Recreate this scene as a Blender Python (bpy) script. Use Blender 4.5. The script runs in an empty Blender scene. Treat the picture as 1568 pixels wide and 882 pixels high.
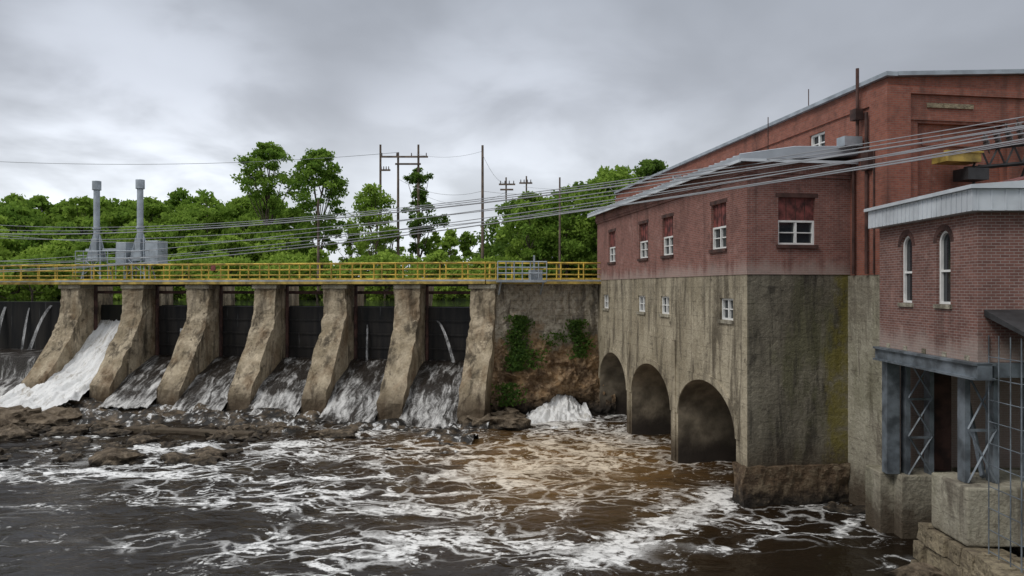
import bpy, bmesh, math, random
import numpy as np
from mathutils import Vector, Matrix
from mathutils import noise as mn
random.seed(7); RNG=np.random.default_rng(7)
scene=bpy.context.scene
col=scene.collection

# ------------------------------------------------------------------ noise
def _lat(seed):
    return np.random.default_rng(seed).random((256,256))
_L={}
def vnoise(x,y,seed=0):
    if seed not in _L:_L[seed]=_lat(seed)
    L=_L[seed]
    x=np.asarray(x,float);y=np.asarray(y,float)
    xi=np.floor(x).astype(int);yi=np.floor(y).astype(int)
    fx=x-xi;fy=y-yi
    fx=fx*fx*(3-2*fx);fy=fy*fy*(3-2*fy)
    a=L[xi%256,yi%256];b=L[(xi+1)%256,yi%256];c=L[xi%256,(yi+1)%256];d=L[(xi+1)%256,(yi+1)%256]
    return (a*(1-fx)+b*fx)*(1-fy)+(c*(1-fx)+d*fx)*fy
def fbm(x,y,o=4,seed=0):
    r=0;a=.5;t=0
    for i in range(o):
        r=r+a*vnoise(x*2**i+i*17.3,y*2**i+i*9.1,seed+i);t+=a;a*=.5
    return r/t

# ------------------------------------------------------------------ materials
class NT:
    def __init__(s,name):
        s.m=bpy.data.materials.new(name);s.m.use_nodes=True
        s.t=s.m.node_tree;s.n=s.t.nodes;s.l=s.t.links
        s.n.clear()
        s.out=s.n.new('ShaderNodeOutputMaterial')
    def put(s,inp,v):
        if isinstance(v,bpy.types.NodeSocket): s.l.new(v,inp)
        elif v is not None:
            if isinstance(v,(tuple,list)) and len(v)==3 and len(inp.default_value)==4: v=(*v,1)
            inp.default_value=v
    def pos(s,obj=True):
        if obj: return s.n.new('ShaderNodeTexCoord').outputs['Object']
        return s.n.new('ShaderNodeNewGeometry').outputs['Position']
    def scale(s,v,sc,loc=(0,0,0)):
        m=s.n.new('ShaderNodeMapping');s.l.new(v,m.inputs['Vector']);m.inputs['Scale'].default_value=sc;m.inputs['Location'].default_value=loc
        return m.outputs[0]
    def noise(s,v,scale=1,detail=5,rough=.55,dist=0):
        n=s.n.new('ShaderNodeTexNoise');s.l.new(v,n.inputs['Vector'])
        n.inputs['Scale'].default_value=scale;n.inputs['Detail'].default_value=min(detail,6)
        n.inputs['Roughness'].default_value=rough;n.inputs['Distortion'].default_value=dist
        return n.outputs['Fac']
    def noisec(s,v,scale=1,detail=3):
        n=s.n.new('ShaderNodeTexNoise');s.l.new(v,n.inputs['Vector'])
        n.inputs['Scale'].default_value=scale;n.inputs['Detail'].default_value=detail
        return n.outputs['Color']
    def math(s,op,a,b=None,c=None,clamp=False):
        n=s.n.new('ShaderNodeMath');n.operation=op;n.use_clamp=clamp
        s.put(n.inputs[0],a)
        if b is not None:s.put(n.inputs[1],b)
        if c is not None:s.put(n.inputs[2],c)
        return n.outputs[0]
    def rng(s,v,a,b,c=0,d=1):
        n=s.n.new('ShaderNodeMapRange');n.interpolation_type='SMOOTHSTEP'
        s.put(n.inputs[0],v)
        for i,x in enumerate((a,b,c,d)): s.put(n.inputs[i+1],x)
        return n.outputs[0]
    def mix(s,f,a,b,mode='MIX'):
        n=s.n.new('ShaderNodeMix');n.data_type='RGBA';n.blend_type=mode
        s.put(n.inputs[0],f);s.put(n.inputs[6],a);s.put(n.inputs[7],b)
        return n.outputs[2]
    def xyz(s,v):
        n=s.n.new('ShaderNodeSeparateXYZ');s.l.new(v,n.inputs[0]);return n.outputs
    def comb(s,x,y,z):
        n=s.n.new('ShaderNodeCombineXYZ')
        for i,q in enumerate((x,y,z)): s.put(n.inputs[i],q)
        return n.outputs[0]
    def bump(s,h,st=.3,d=.05):
        n=s.n.new('ShaderNodeBump');s.l.new(h,n.inputs['Height']);n.inputs['Strength'].default_value=st;n.inputs['Distance'].default_value=d
        return n.outputs[0]
    def bsdf(s,color,rough=.8,metal=0,normal=None,spec=None):
        b=s.n.new('ShaderNodeBsdfPrincipled')
        s.put(b.inputs['Base Color'],color);s.put(b.inputs['Roughness'],rough);s.put(b.inputs['Metallic'],metal)
        if normal is not None:s.l.new(normal,b.inputs['Normal'])
        if spec is not None:s.put(b.inputs['Specular IOR Level'],spec)
        s.l.new(b.outputs[0],s.out.inputs[0]);return b

def simple(name,c,rough=.6,metal=0,var=.25,sc=3):
    t=NT(name);p=t.pos();n=t.noise(p,sc,6)
    c2=tuple(x*(1-var*1.6) for x in c);c1=tuple(min(1,x*(1+var)) for x in c)
    cc=t.mix(t.rng(n,.3,.7),c2,c1)
    t.bsdf(cc,rough,metal,t.bump(t.noise(p,sc*5,4),.15,.02));return t.m

def concrete(name,c1,c2,dark,stain=.7,boards=True,wet=1.8,moss=None,dscale=1,rust=0,topdark=None,pale=.55,green=0):
    t=NT(name);p=t.pos();x,y,z=t.xyz(p)
    n1=t.noise(p,.35*dscale,8,.65);n2=t.noise(t.scale(p,(1.3,1.3,.22)),1,6,.68,.4);n3=t.noise(p,7,5,.7);n4=t.noise(p,1.6,6,.7)
    c=t.mix(t.rng(n1,.35,.65),c1,c2)
    c=t.mix(t.math('MULTIPLY',t.rng(n2,.48,.66),stain),c,dark)
    c=t.mix(t.math('MULTIPLY',t.rng(n4,.54,.70),stain*.9),c,tuple(q*.8 for q in dark))
    c=t.mix(t.math('MULTIPLY',t.rng(n4,.44,.30),pale),c,tuple(min(1,q*1.35) for q in c1))
    if rust:
        c=t.mix(t.math('MULTIPLY',t.rng(t.noise(t.scale(p,(1,1,.4),(5,3,1)),.9,6),.48,.66),rust),c,(.17,.095,.042))
    if green:
        c=t.mix(t.math('MULTIPLY',t.rng(t.noise(t.scale(p,(.8,.8,.35),(9,2,4)),.8,6,.65),.5,.64),green),c,(.115,.12,.045))
    if boards:
        fr=t.math('FRACT',t.math('ADD',t.math('DIVIDE',z,.62),t.math('MULTIPLY',n1,.12)))
        ln=t.math('MULTIPLY',t.math('LESS_THAN',fr,.06),t.rng(n4,.38,.62))
        c=t.mix(t.math('MULTIPLY',ln,.5),c,dark)
    c=t.mix(t.rng(n3,.3,.75,.0,.35),c,dark)
    if topdark:
        n5=t.noise(t.scale(p,(1.7,1.7,.12)),1,6,.75,.5)
        lim=t.math('SUBTRACT',t.math('SUBTRACT',topdark,t.math('MULTIPLY',t.rng(n5,.42,.72),5.5)),t.math('MULTIPLY',n4,.6))
        c=t.mix(t.math('MULTIPLY',t.rng(t.math('SUBTRACT',z,lim),-.3,.9),t.rng(n5,.44,.66,.05,.6)),c,dark)
    if moss:
        x0,x1=moss
        # yellow-green seep that widens towards the foot
        m2=t.noise(t.scale(p,(1,1,.35),(3,3,7)),1.3,6,.7)
        xx=t.math('ADD',t.math('ADD',x,t.math('MULTIPLY',t.math('SUBTRACT',m2,.5),3.0)),t.math('MULTIPLY',z,-.06))
        mm=t.math('MULTIPLY',t.rng(xx,x0,x1),t.rng(n4,.36,.56,.15,1))
        c=t.mix(t.math('MULTIPLY',mm,.7),c,(.20,.17,.03))
    if wet:
        zz=t.math('ADD',z,t.math('MULTIPLY',t.math('SUBTRACT',n4,.5),2.6))
        w=t.rng(zz,wet,wet*.25)
        c=t.mix(t.math('MULTIPLY',w,.85),c,(.055,.036,.022))
    hh=t.math('ADD',n3,t.math('MULTIPLY',n4,1.5))
    t.bsdf(c,.88,0,t.bump(hh,.7,.10),.25);return t.m

def brick(name,c1,c2,mortar,dirt=.4,pale=.35,zeff=None):
    t=NT(name);p=t.pos();x,y,z=t.xyz(p)
    b=t.n.new('ShaderNodeTexBrick')
    t.l.new(t.comb(t.math('ADD',x,y),z,0),b.inputs['Vector'])
    b.inputs['Scale'].default_value=1;b.inputs['Brick Width'].default_value=.23;b.inputs['Row Height'].default_value=.077
    b.inputs['Mortar Size'].default_value=.009;b.inputs['Mortar Smooth'].default_value=.3;b.inputs['Bias'].default_value=-.1
    t.put(b.inputs['Color1'],c1);t.put(b.inputs['Color2'],c2);t.put(b.inputs['Mortar'],mortar)
    n1=t.noise(p,.55,6,.65);n2=t.noise(t.scale(p,(2,2,.2)),1,6);n3=t.noise(p,5,5);n4=t.noise(p,2.2,6,.7)
    c=t.mix(t.math('MULTIPLY',t.rng(n1,.48,.72),dirt),b.outputs['Color'],(.09,.05,.042))
    c=t.mix(t.math('MULTIPLY',t.rng(n1,.44,.28),pale),c,(.46,.30,.26))
    c=t.mix(t.math('MULTIPLY',t.rng(n4,.54,.70),dirt*.9),c,(.10,.06,.052))
    c=t.mix(t.math('MULTIPLY',t.rng(n4,.42,.30),pale*.9),c,(.44,.31,.27))
    c=t.mix(t.math('MULTIPLY',t.rng(n2,.52,.72),dirt),c,(.06,.040,.036))
    c=t.mix(t.rng(n3,.4,.75,0,.3),c,(.11,.055,.045))
    if zeff:
        f=t.math('MULTIPLY',t.rng(t.math('ADD',z,t.math('MULTIPLY',t.math('SUBTRACT',n2,.5),1.6)),zeff+.55,zeff-.1),.5)
        c=t.mix(f,c,(.42,.36,.32))
    t.bsdf(c,.9,0,t.bump(t.math('ADD',t.math('MULTIPLY',b.outputs['Fac'],-1),n3),.4,.02),.2);return t.m

M={}
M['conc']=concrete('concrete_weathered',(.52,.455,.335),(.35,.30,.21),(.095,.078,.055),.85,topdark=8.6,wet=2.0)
M['concS']=concrete('concrete_shaded_mossy',(.25,.225,.17),(.15,.132,.098),(.045,.04,.032),.9,moss=(2.75,3.35),wet=2.9,topdark=8.6,pale=.8,green=.45)  # darker concrete copy: south-face shade put into its colour, besides moss and stains
M['concL']=concrete('concrete_light',(.46,.43,.34),(.32,.29,.22),(.12,.10,.078),.75,wet=1.7,topdark=8.5,green=.3)
M['pier']=concrete('concrete_pier',(.56,.47,.34),(.32,.26,.172),(.06,.048,.034),.9,boards=False,wet=2.5,dscale=2,rust=.5,topdark=8.3,pale=.75)
M['brickP']=brick('brick_powerhouse_red',(.285,.122,.098),(.20,.083,.068),(.29,.235,.21),.5,.38,8.6)
M['brickH']=brick('brick_hall_red',(.325,.118,.08),(.25,.085,.06),(.24,.165,.14),.5,.25)
M['brickG']=brick('brick_gatehouse',(.23,.112,.092),(.145,.07,.06),(.32,.275,.25),.45,.32,6.3)
M['metal']=simple('roof_metal_grey',(.42,.45,.49),.45,.3,.12,.6)
M['white']=simple('painted_metal_white',(.55,.585,.62),.5,0,.10,1.2)
M['wwhite']=simple('window_paint_white',(.78,.78,.76),.5,0,.06,4)
M['redp']=simple('red_panel_paint',(.17,.045,.038),.7,0,.5,3)
M['steel']=simple('steel_grey',(.17,.195,.22),.5,.3,.35,2)
M['galv']=simple('galvanised_steel',(.38,.42,.46),.45,.4,.18,1.5)
M['dark']=simple('dark_steel',(.03,.03,.032),.6,0,.3,2)
M['rustd']=simple('rusty_dark',(.075,.035,.028),.8,0,.4,2)
M['yellow']=simple('yellow_paint',(.58,.40,.06),.55,0,.35,2)
M['yellowd']=simple('yellow_paint_worn',(.42,.30,.07),.6,0,.35,2)
M['wood']=simple('pole_wood',(.15,.11,.085),.9,0,.3,1.5)
M['cable']=simple('cable_aluminium',(.33,.34,.36),.5,.3,.05,1)
M['porc']=simple('insulator_porcelain',(.09,.075,.07),.25,0,.2,4)
M['bark']=simple('bark',(.11,.085,.065),.95,0,.4,2)
t=NT('window_glass');t.bsdf((.015,.02,.025),.06,0,None,.8);M['glass']=t.m
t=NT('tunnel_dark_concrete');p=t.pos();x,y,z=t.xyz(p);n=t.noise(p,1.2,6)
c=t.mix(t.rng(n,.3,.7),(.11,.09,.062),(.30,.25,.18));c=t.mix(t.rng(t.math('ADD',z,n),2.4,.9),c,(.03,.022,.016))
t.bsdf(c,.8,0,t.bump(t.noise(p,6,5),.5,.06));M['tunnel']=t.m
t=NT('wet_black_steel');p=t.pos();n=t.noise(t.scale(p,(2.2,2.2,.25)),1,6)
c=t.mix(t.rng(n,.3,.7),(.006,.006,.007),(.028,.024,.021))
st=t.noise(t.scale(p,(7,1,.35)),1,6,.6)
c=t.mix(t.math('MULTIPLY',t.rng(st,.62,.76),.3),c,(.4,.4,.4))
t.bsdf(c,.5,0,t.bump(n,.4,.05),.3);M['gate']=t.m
def flow(name,lo,hi,base,zlo=None,zhi=None,zamt=.0,white=(.76,.76,.76),fx=6):
    t=NT(name);p=t.pos();x,y,z=t.xyz(p)
    w=t.math('ADD',x,t.math('MULTIPLY',t.noise(p,.7,3),1.1))
    v=t.comb(t.math('MULTIPLY',w,fx),t.math('MULTIPLY',y,.7),t.math('MULTIPLY',z,.5))
    n=t.noise(v,1,6,.75);n2=t.noise(p,.9,4);n3=t.noise(p,9,4,.7)
    s0=t.math('ADD',n,t.math('MULTIPLY',t.math('SUBTRACT',n2,.5),.6))
    s0=t.math('ADD',s0,t.math('MULTIPLY',t.math('SUBTRACT',n3,.5),.25))
    if zlo is not None: s0=t.math('ADD',s0,t.rng(z,zhi,zlo,-zamt,zamt))
    s=t.rng(s0,lo,hi)
    c=t.mix(s,base,white)
    t.bsdf(c,t.rng(s,0,1,.3,.8),0,t.bump(t.math('ADD',n,n3),.7,.10),.35);return t.m
M['flow']=flow('spillway_thin_flow',.42,.78,(.020,.015,.011),.6,3.2,.08,(.66,.65,.63),4)
M['flowW']=flow('spillway_white_water',.20,.56,(.33,.29,.23),1.0,6.0,.03,(.84,.84,.83))
M['leak']=flow('gate_leak_water',.35,.7,(.05,.05,.05),None,None,0,(.55,.55,.55))
def rockmat(name,c1,c2,c3,ztop=None,wet=(2.2,.6)):
    t=NT(name);p=t.pos(False);x,y,z=t.xyz(p)
    n=t.noise(p,.9,6,.68);m=t.noise(p,3.5,6,.7);st=t.noise(t.scale(p,(1.4,1.4,.3)),1,6,.65,.4)
    c=t.mix(t.rng(n,.38,.62),c1,c2);c=t.mix(t.rng(m,.45,.68),c,c3)
    c=t.mix(t.math('MULTIPLY',t.rng(m,.46,.34),.6),c,(.05,.035,.022))
    if ztop:
        f=t.rng(t.math('ADD',z,t.math('MULTIPLY',t.math('SUBTRACT',n,.5),4.5)),ztop-.5,ztop+.5)
        cc=t.mix(t.rng(m,.35,.65),(.52,.465,.37),(.30,.26,.20));cc=t.mix(t.math('MULTIPLY',t.rng(st,.49,.62),.75),cc,(.085,.072,.055))
        cc=t.mix(t.math('MULTIPLY',t.rng(n,.45,.33),.6),cc,(.30,.19,.11))
        b=t.n.new('ShaderNodeTexBrick');t.l.new(t.comb(x,z,0),b.inputs['Vector'])
        b.inputs['Scale'].default_value=1;b.inputs['Brick Width'].default_value=1.1;b.inputs['Row Height'].default_value=.48;b.inputs['Mortar Size'].default_value=.022;b.inputs['Mortar Smooth'].default_value=.5
        cc=t.mix(t.math('MULTIPLY',t.math('MULTIPLY',b.outputs['Fac'],.65),t.rng(m,.35,.6)),cc,(.09,.075,.055))
        c=t.mix(f,c,cc)
    c=t.mix(t.rng(t.math('ADD',z,t.math('MULTIPLY',m,1.2)),wet[0],wet[1]),c,(.022,.018,.014))
    h=t.math('ADD',t.math('MULTIPLY',n,2),m)
    t.bsdf(c,.8,0,t.bump(h,.9,.2),.3);return t.m
M['cliff']=rockmat('cliff_rock',(.32,.20,.10),(.17,.11,.065),(.40,.29,.18),4.7,(2.4,.9))
M['rock']=rockmat('river_rock',(.17,.13,.088),(.085,.062,.04),(.24,.19,.135),None,(1.1,.5))
M['foot']=rockmat('stained_footing_rock',(.13,.085,.05),(.075,.05,.032),(.22,.17,.11),None,(1.5,.6))
M['stone']=rockmat('stone_block',(.36,.30,.20),(.22,.18,.12),(.15,.12,.085),None,(.7,.2))
def leafmat(name,a,b,c):
    t=NT(name);p=t.pos(False)
    at=t.n.new('ShaderNodeAttribute');at.attribute_name='tint'
    n=t.noise(p,.45,3);g=t.n.new('ShaderNodeNewGeometry').outputs['Random Per Island']
    k=t.mix(t.rng(t.math('ADD',t.math('MULTIPLY',n,.6),t.math('MULTIPLY',g,.4)),.3,.7),a,b)
    k=t.mix(at.outputs['Fac'],k,c)
    d=t.n.new('ShaderNodeBsdfDiffuse');t.l.new(k,d.inputs[0])
    tr=t.n.new('ShaderNodeBsdfTranslucent');t.l.new(t.mix(.5,k,(.24,.38,.05)),tr.inputs[0])
    mx=t.n.new('ShaderNodeMixShader');mx.inputs[0].default_value=.45
    t.l.new(d.outputs[0],mx.inputs[1]);t.l.new(tr.outputs[0],mx.inputs[2]);t.l.new(mx.outputs[0],t.out.inputs[0]);return t.m
M['leaf']=leafmat('leaves_green',(.085,.165,.03),(.20,.32,.06),(.35,.48,.09))
M['leafd']=leafmat('leaves_dark_green',(.045,.085,.026),(.10,.175,.042),(.19,.30,.06))
t=NT('ground_grass');p=t.pos(False);t.bsdf(t.mix(t.rng(t.noise(p,.3,6),.35,.65),(.05,.085,.02),(.11,.13,.04)),.95);M['grass']=t.m

# ------------------------------------------------------------------ mesh builder
class MB:
    def __init__(s): s.v=[];s.f=[];s.m=[]
    def add(s,vs,fs,m=0):
        o=len(s.v);s.v+= [tuple(q) for q in vs]
        for f in fs: s.f.append(tuple(i+o for i in f));s.m.append(m)
    def box(s,x0,x1,y0,y1,z0,z1,m=0):
        if x0>x1:x0,x1=x1,x0
        if y0>y1:y0,y1=y1,y0
        if z0>z1:z0,z1=z1,z0
        s.add([(x0,y0,z0),(x1,y0,z0),(x1,y1,z0),(x0,y1,z0),(x0,y0,z1),(x1,y0,z1),(x1,y1,z1),(x0,y1,z1)],
              [(0,3,2,1),(4,5,6,7),(0,1,5,4),(1,2,6,5),(2,3,7,6),(3,0,4,7)],m)
    def prism(s,pts,lo,hi,fn,m=0):
        n=len(pts)
        vs=[fn(a,b,lo) for a,b in pts]+[fn(a,b,hi) for a,b in pts]
        fs=[tuple(range(n))[::-1],tuple(range(n,2*n))]+[(i,(i+1)%n,n+(i+1)%n,n+i) for i in range(n)]
        s.add(vs,fs,m)
    def tube(s,p0,p1,r0,r1=None,n=8,m=0):
        r1=r0 if r1 is None else r1
        p0=Vector(p0);p1=Vector(p1);d=(p1-p0).normalized()
        a=d.cross(Vector((0,0,1)) if abs(d.z)<.9 else Vector((1,0,0))).normalized();b=d.cross(a)
        vs=[]
        for p,r in((p0,r0),(p1,r1)):
            for i in range(n):
                q=2*math.pi*i/n;vs.append(p+a*math.cos(q)*r+b*math.sin(q)*r)
        s.add(vs,[(i,(i+1)%n,n+(i+1)%n,n+i) for i in range(n)]+[tuple(range(n))[::-1],tuple(range(n,2*n))],m)
    def beam(s,p0,p1,w,m=0): s.tube(p0,p1,w*.7071,w*.7071,4,m)
    def build(s,name,mats,parent=None,bevel=0,smooth=False,recalc=True):
        me=bpy.data.meshes.new(name);me.from_pydata(s.v,[],s.f)
        for k in mats: me.materials.append(M[k])
        me.polygons.foreach_set('material_index',s.m)
        if recalc:
            bm=bmesh.new();bm.from_mesh(me);bmesh.ops.recalc_face_normals(bm,faces=bm.faces);bm.to_mesh(me);bm.free()
        if smooth: me.polygons.foreach_set('use_smooth',[True]*len(me.polygons))
        o=bpy.data.objects.new(name,me);col.objects.link(o)
        if parent:o.parent=parent
        if bevel:
            b=o.modifiers.new('bevel','BEVEL');b.width=bevel;b.segments=2;b.limit_method='ANGLE'
        return o
def empty(name,loc=(0,0,0),rz=0,parent=None):
    e=bpy.data.objects.new(name,None);col.objects.link(e);e.location=loc;e.rotation_euler=(0,0,rz)
    if parent:e.parent=parent
    return e
def cut(obj,cb):
    c=cb.build('cutter',[],obj.parent)
    md=obj.modifiers.new('b','BOOLEAN');md.object=c;md.operation='DIFFERENCE';md.solver='EXACT'
    bpy.context.view_layer.update()
    dg=bpy.context.evaluated_depsgraph_get()
    me=bpy.data.meshes.new_from_object(obj.evaluated_get(dg))
    obj.modifiers.clear();obj.data=me
    bpy.data.objects.remove(c)
def gridmesh(name,X,Y,Z,mat,parent=None,attrs=None,smooth=True):
    ny,nx=X.shape
    v=np.stack([X,Y,Z],-1).reshape(-1,3)
    i=np.arange(ny*nx).reshape(ny,nx)
    f=np.stack([i[:-1,:-1],i[:-1,1:],i[1:,1:],i[1:,:-1]],-1).reshape(-1,4)
    return npmesh(name,v,f,[mat],None,parent,attrs,smooth)
def npmesh(name,v,f,mats,mi=None,parent=None,attrs=None,smooth=False):
    me=bpy.data.meshes.new(name)
    me.vertices.add(len(v));me.vertices.foreach_set('co',np.asarray(v,np.float32).ravel())
    n=len(f);me.loops.add(n*4);me.loops.foreach_set('vertex_index',np.asarray(f,np.int32).ravel())
    me.polygons.add(n);me.polygons.foreach_set('loop_start',np.arange(0,n*4,4,dtype=np.int32))
    try: me.polygons.foreach_set('loop_total',np.full(n,4,np.int32))
    except Exception: pass
    for k in mats: me.materials.append(M[k] if isinstance(k,str) else k)
    if mi is not None: me.polygons.foreach_set('material_index',np.asarray(mi,np.int32))
    me.polygons.foreach_set('use_smooth',np.full(n,smooth))
    me.update();me.validate()
    if attrs:
        for k,a in attrs.items():
            at=me.attributes.new(k,'FLOAT','POINT');at.data.foreach_set('value',np.asarray(a,np.float32).ravel())
    o=bpy.data.objects.new(name,me);col.objects.link(o)
    if parent:o.parent=parent
    return o

# ------------------------------------------------------------------ window helper
def mapper(mb,plane,w0):
    def P(a0,a1,o0,o1,z0,z1,m=0):
        if plane=='x': mb.box(w0-o1,w0-o0,a0,a1,z0,z1,m)
        else: mb.box(a0,a1,w0-o1,w0-o0,z0,z1,m)
    return P
WM=['wwhite','glass','redp','concL','rustd']
def sash(mb,cb,plane,w0,c,w,z0,z1,red=.5,sill=True,lintel=False):
    C=mapper(cb,plane,w0);P=mapper(mb,plane,w0)
    a0=c-w/2;a1=c+w/2
    C(a0,a1,-.22,.3,z0,z1)
    zr=z1-(z1-z0)*red
    if red>0:
        P(a0+.002,a1-.002,-.215,-.12,zr,z1-.002,2)
        for i in range(1,4):
            q=a0+w*i/4;P(q-.012,q+.012,-.119,-.105,zr,z1-.02,4)
    P(a0+.002,a1-.002,-.215,-.19,z0+.002,zr-.002,1)
    fr=.075
    P(a0+.003,a0+fr,-.185,-.08,z0+.003,zr-.003);P(a1-fr,a1-.003,-.185,-.08,z0+.003,zr-.003)
    P(a0+fr,a1-fr,-.185,-.08,z0+.003,z0+fr);P(a0+fr,a1-fr,-.185,-.08,zr-fr,zr-.003)
    P(c-.04,c+.04,-.185,-.09,z0+fr,zr-fr)
    zm=(z0+zr)/2
    P(a0+fr,c-.04,-.185,-.11,zm-.02,zm+.02);P(c+.04,a1-fr,-.185,-.11,zm-.02,zm+.02)
    if lintel: P(a0-.1,a1+.1,-.02,.012,z1+.002,z1+.16,4)
    if sill:P(a0-.08,a1+.08,.002,.08,z0-.13,z0-.002,3 if not lintel else 4)

# ================================================================== POWERHOUSE
ANG=math.atan2(.153,.988)
B=(8.62,27.1,0)
ph=empty('brick_powerhouse',B,ANG)
mb=MB();mb.box(0,4.3,0,20.44,-2,8.5)
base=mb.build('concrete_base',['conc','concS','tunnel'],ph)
cb=MB()
def archpts(a0,a1,zs,zt,n=20):
    c=(a0+a1)/2;r=(a1-a0)/2
    return [(a0,-1.5),(a1,-1.5)]+[(c+r*math.cos(math.pi*i/n),zs+(zt-zs)*math.sin(math.pi*i/n)) for i in range(n+1)]
arches=[(.9,6.75),(7.65,13.5),(14.4,19.9)]
for a0,a1 in arches:
    cb.prism(archpts(a0,a1,2.3,4.15),-1,3.95,lambda a,b,k:(k,a,b))
wmb=MB()
for c in(1.73,8.45,11.9,18.6):
    sash(wmb,cb,'x',0,c,1.15,6.75,7.6,0,True)
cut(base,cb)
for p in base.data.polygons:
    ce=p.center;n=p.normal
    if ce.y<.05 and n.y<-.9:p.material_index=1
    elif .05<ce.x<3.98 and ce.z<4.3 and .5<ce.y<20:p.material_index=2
wmb.build('basement_windows',WM,ph)
mb=MB()
for a0,a1 in arches:
    c=(a0+a1)/2;r=(a1-a0)/2;n=20
    for i in range(n):
        q0=math.pi*i/n;q1=math.pi*(i+1)/n
        def pt(q,e): return (c+(r+e)*math.cos(q),2.3+(1.85+e)*math.sin(q))
        A=[pt(q0,.003),pt(q1,.003),pt(q1,.3),pt(q0,.3)]
        mb.prism(A,-.05,.02,lambda a,b,k:(k,a,b))
for a in(6.98,13.72):
    mb.box(-.06,.02,a+.02,a+.44,-1,5.6)
mb.build('arch_rings',['conc'],ph)
def rough_box(name,x0,x1,y0,y1,z0,z1,mat,parent,amp=.25,step=.22,seed=3,taper=.15):
    bm=bmesh.new();bmesh.ops.create_cube(bm,size=1)
    me=bpy.data.meshes.new(name)
    for v in bm.verts:
        v.co=Vector((x0+(v.co.x+.5)*(x1-x0),y0+(v.co.y+.5)*(y1-y0),z0+(v.co.z+.5)*(z1-z0)))
    n=int(max(x1-x0,y1-y0)/step)
    n=min(n,30)
    bmesh.ops.subdivide_edges(bm,edges=bm.edges,cuts=n,use_grid_fill=True)
    cx=(x0+x1)/2;cy=(y0+y1)/2
    for v in bm.verts:
        k=(v.co.z-z0)/(z1-z0)
        s=1-taper*k
        v.co.x=cx+(v.co.x-cx)*s;v.co.y=cy+(v.co.y-cy)*s
        q=v.co*1.1+Vector((seed,seed*2,0))
        d=mn.noise_vector(q)*amp+mn.noise_vector(q*3)*amp*.5+mn.noise_vector(q*7)*amp*.2
        v.co+=Vector((d.x,d.y,d.z*.7))
    bm.to_mesh(me);bm.free();me.materials.append(M[mat])
    o=bpy.data.objects.new(name,me);col.objects.link(o);o.parent=parent;return o
rough_box('rock_footing',-.26,4.12,-.14,.85,-1.2,1.45,'foot',ph,.12,.15,seed=3,taper=.05)
mb=MB();mb.box(-.03,4.3,-.03,20.47,8.5,12.6)
bb=mb.build('brick_walls',['brickP'],ph)
cb=MB();wmb=MB()
for c in(2.39,8.0,11.5,17.2): sash(wmb,cb,'x',-.03,c,1.4,9.55,11.35,.5,lintel=True)
sash(wmb,cb,'y',-.03,1.94,1.48,9.6,11.35,.48,lintel=True)
cut(bb,cb)
wmb.build('windows',WM,ph)
mb=MB()
mb.box(-.10,4.1,-.10,20.5,12.08,12.2);mb.box(-.15,4.1,-.15,20.5,12.2,12.6)
mb.build('brick_cornice',['brickP'],ph)
mb=MB()
pf=[(-.55,12.62),(-.55,12.78),(1.6,13.12),(4.2,13.2),(4.2,12.9),(1.6,12.7)]
mb.prism(pf,-.5,21,lambda a,b,k:(a,k,b))
for i in range(40):
    y=-.45+i*.53
    mb.beam((-.52,y,12.8),(1.6,y,13.135),.04);mb.beam((1.6,y,13.135),(4.1,y,13.215),.04)
mb.build('metal_roof',['metal'],ph)
mb=MB()
mb.box(-.56,-.50,-.5,21,12.52,12.62);mb.box(-.5,4.2,-.515,-.45,12.56,12.66)
mb.build('gutter',['white'],ph)
# ================================================================== TURBINE HALL
ha=empty('brick_turbine_hall',B,ANG)
mb=MB();mb.prism([(4.1,8.46),(4.1,15.3),(12,15.75),(26,15.2),(26,8.46)],-2.15,30,lambda a,b,k:(a,k,b))
hb=mb.build('brick_walls',['brickH'],ha)
cb=MB();wmb=MB()
sash(wmb,cb,'x',4.1,2.2,1.1,13.45,14.25,0);sash(wmb,cb,'x',4.1,9,1.1,13.6,14.35,0)
for x0,x1 in((5.25,8.6),(9.3,12.6)):
    cb.box(x0,x1,-2.6,-2.0,9.2,13.75)
cut(hb,cb);wmb.build('windows',WM,ha)
mb=MB();mb.box(4.02,26,-2.22,30,-2,8.455);mb.build('concrete_base',['concL'],ha)
mb=MB()
mb.box(4.0,4.9,-2.27,-1.3,8.46,15.0);mb.box(4.9,13,-2.25,-2.152,14.75,15.0);mb.box(4.9,13,-2.21,-2.153,13.85,13.98)
mb.box(4.03,4.098,-1.3,30,14.5,14.9)
mb.box(8.75,9.15,-2.24,-2.154,8.5,13.84)
mb.box(5.5,8.4,-2.06,-1.995,13.0,13.25);mb.box(5.5,8.4,-2.05,-1.995,9.6,9.8)
mb.build('brick_pilasters',['brickH'],ha)
mb=MB();mb.box(5.6,7.4,-2.2,-2.153,14.3,14.46);mb.build('date_stone',['stone'],ha)
mb=MB()
mb.box(3.93,4.35,-2.35,30,15.303,15.45)
mb.prism([(4.36,15.32),(4.36,15.46),(12,15.92),(26,15.36),(26,15.2),(12,15.76)],-2.36,-2.0,lambda a,b,k:(a,k,b))
mb.prism([(4.36,15.33),(4.36,15.40),(12,15.85),(26,15.3),(26,15.2),(12,15.76)],-1.99,30,lambda a,b,k:(a,k,b))
mb.build('roof_coping',['galv'],ha)
mb=MB()
mb.tube((3.9,-.75,13.1),(3.9,-.75,16.0),.06);mb.tube((3.9,-.75,13.4),(3.6,-.75,13.25),.1)
mb.tube((3.95,-1.2,8.5),(3.95,-1.2,14.3),.06);mb.tube((3.97,-.4,8.5),(3.97,-.4,12.6),.05)
mb.tube((3.97,-1.6,8.5),(3.97,-1.6,12.9),.035)
mb.box(3.7,4.0,-.95,-.6,14.1,14.5);mb.box(3.8,4.05,-1.5,-1.1,12.2,12.9)
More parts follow.
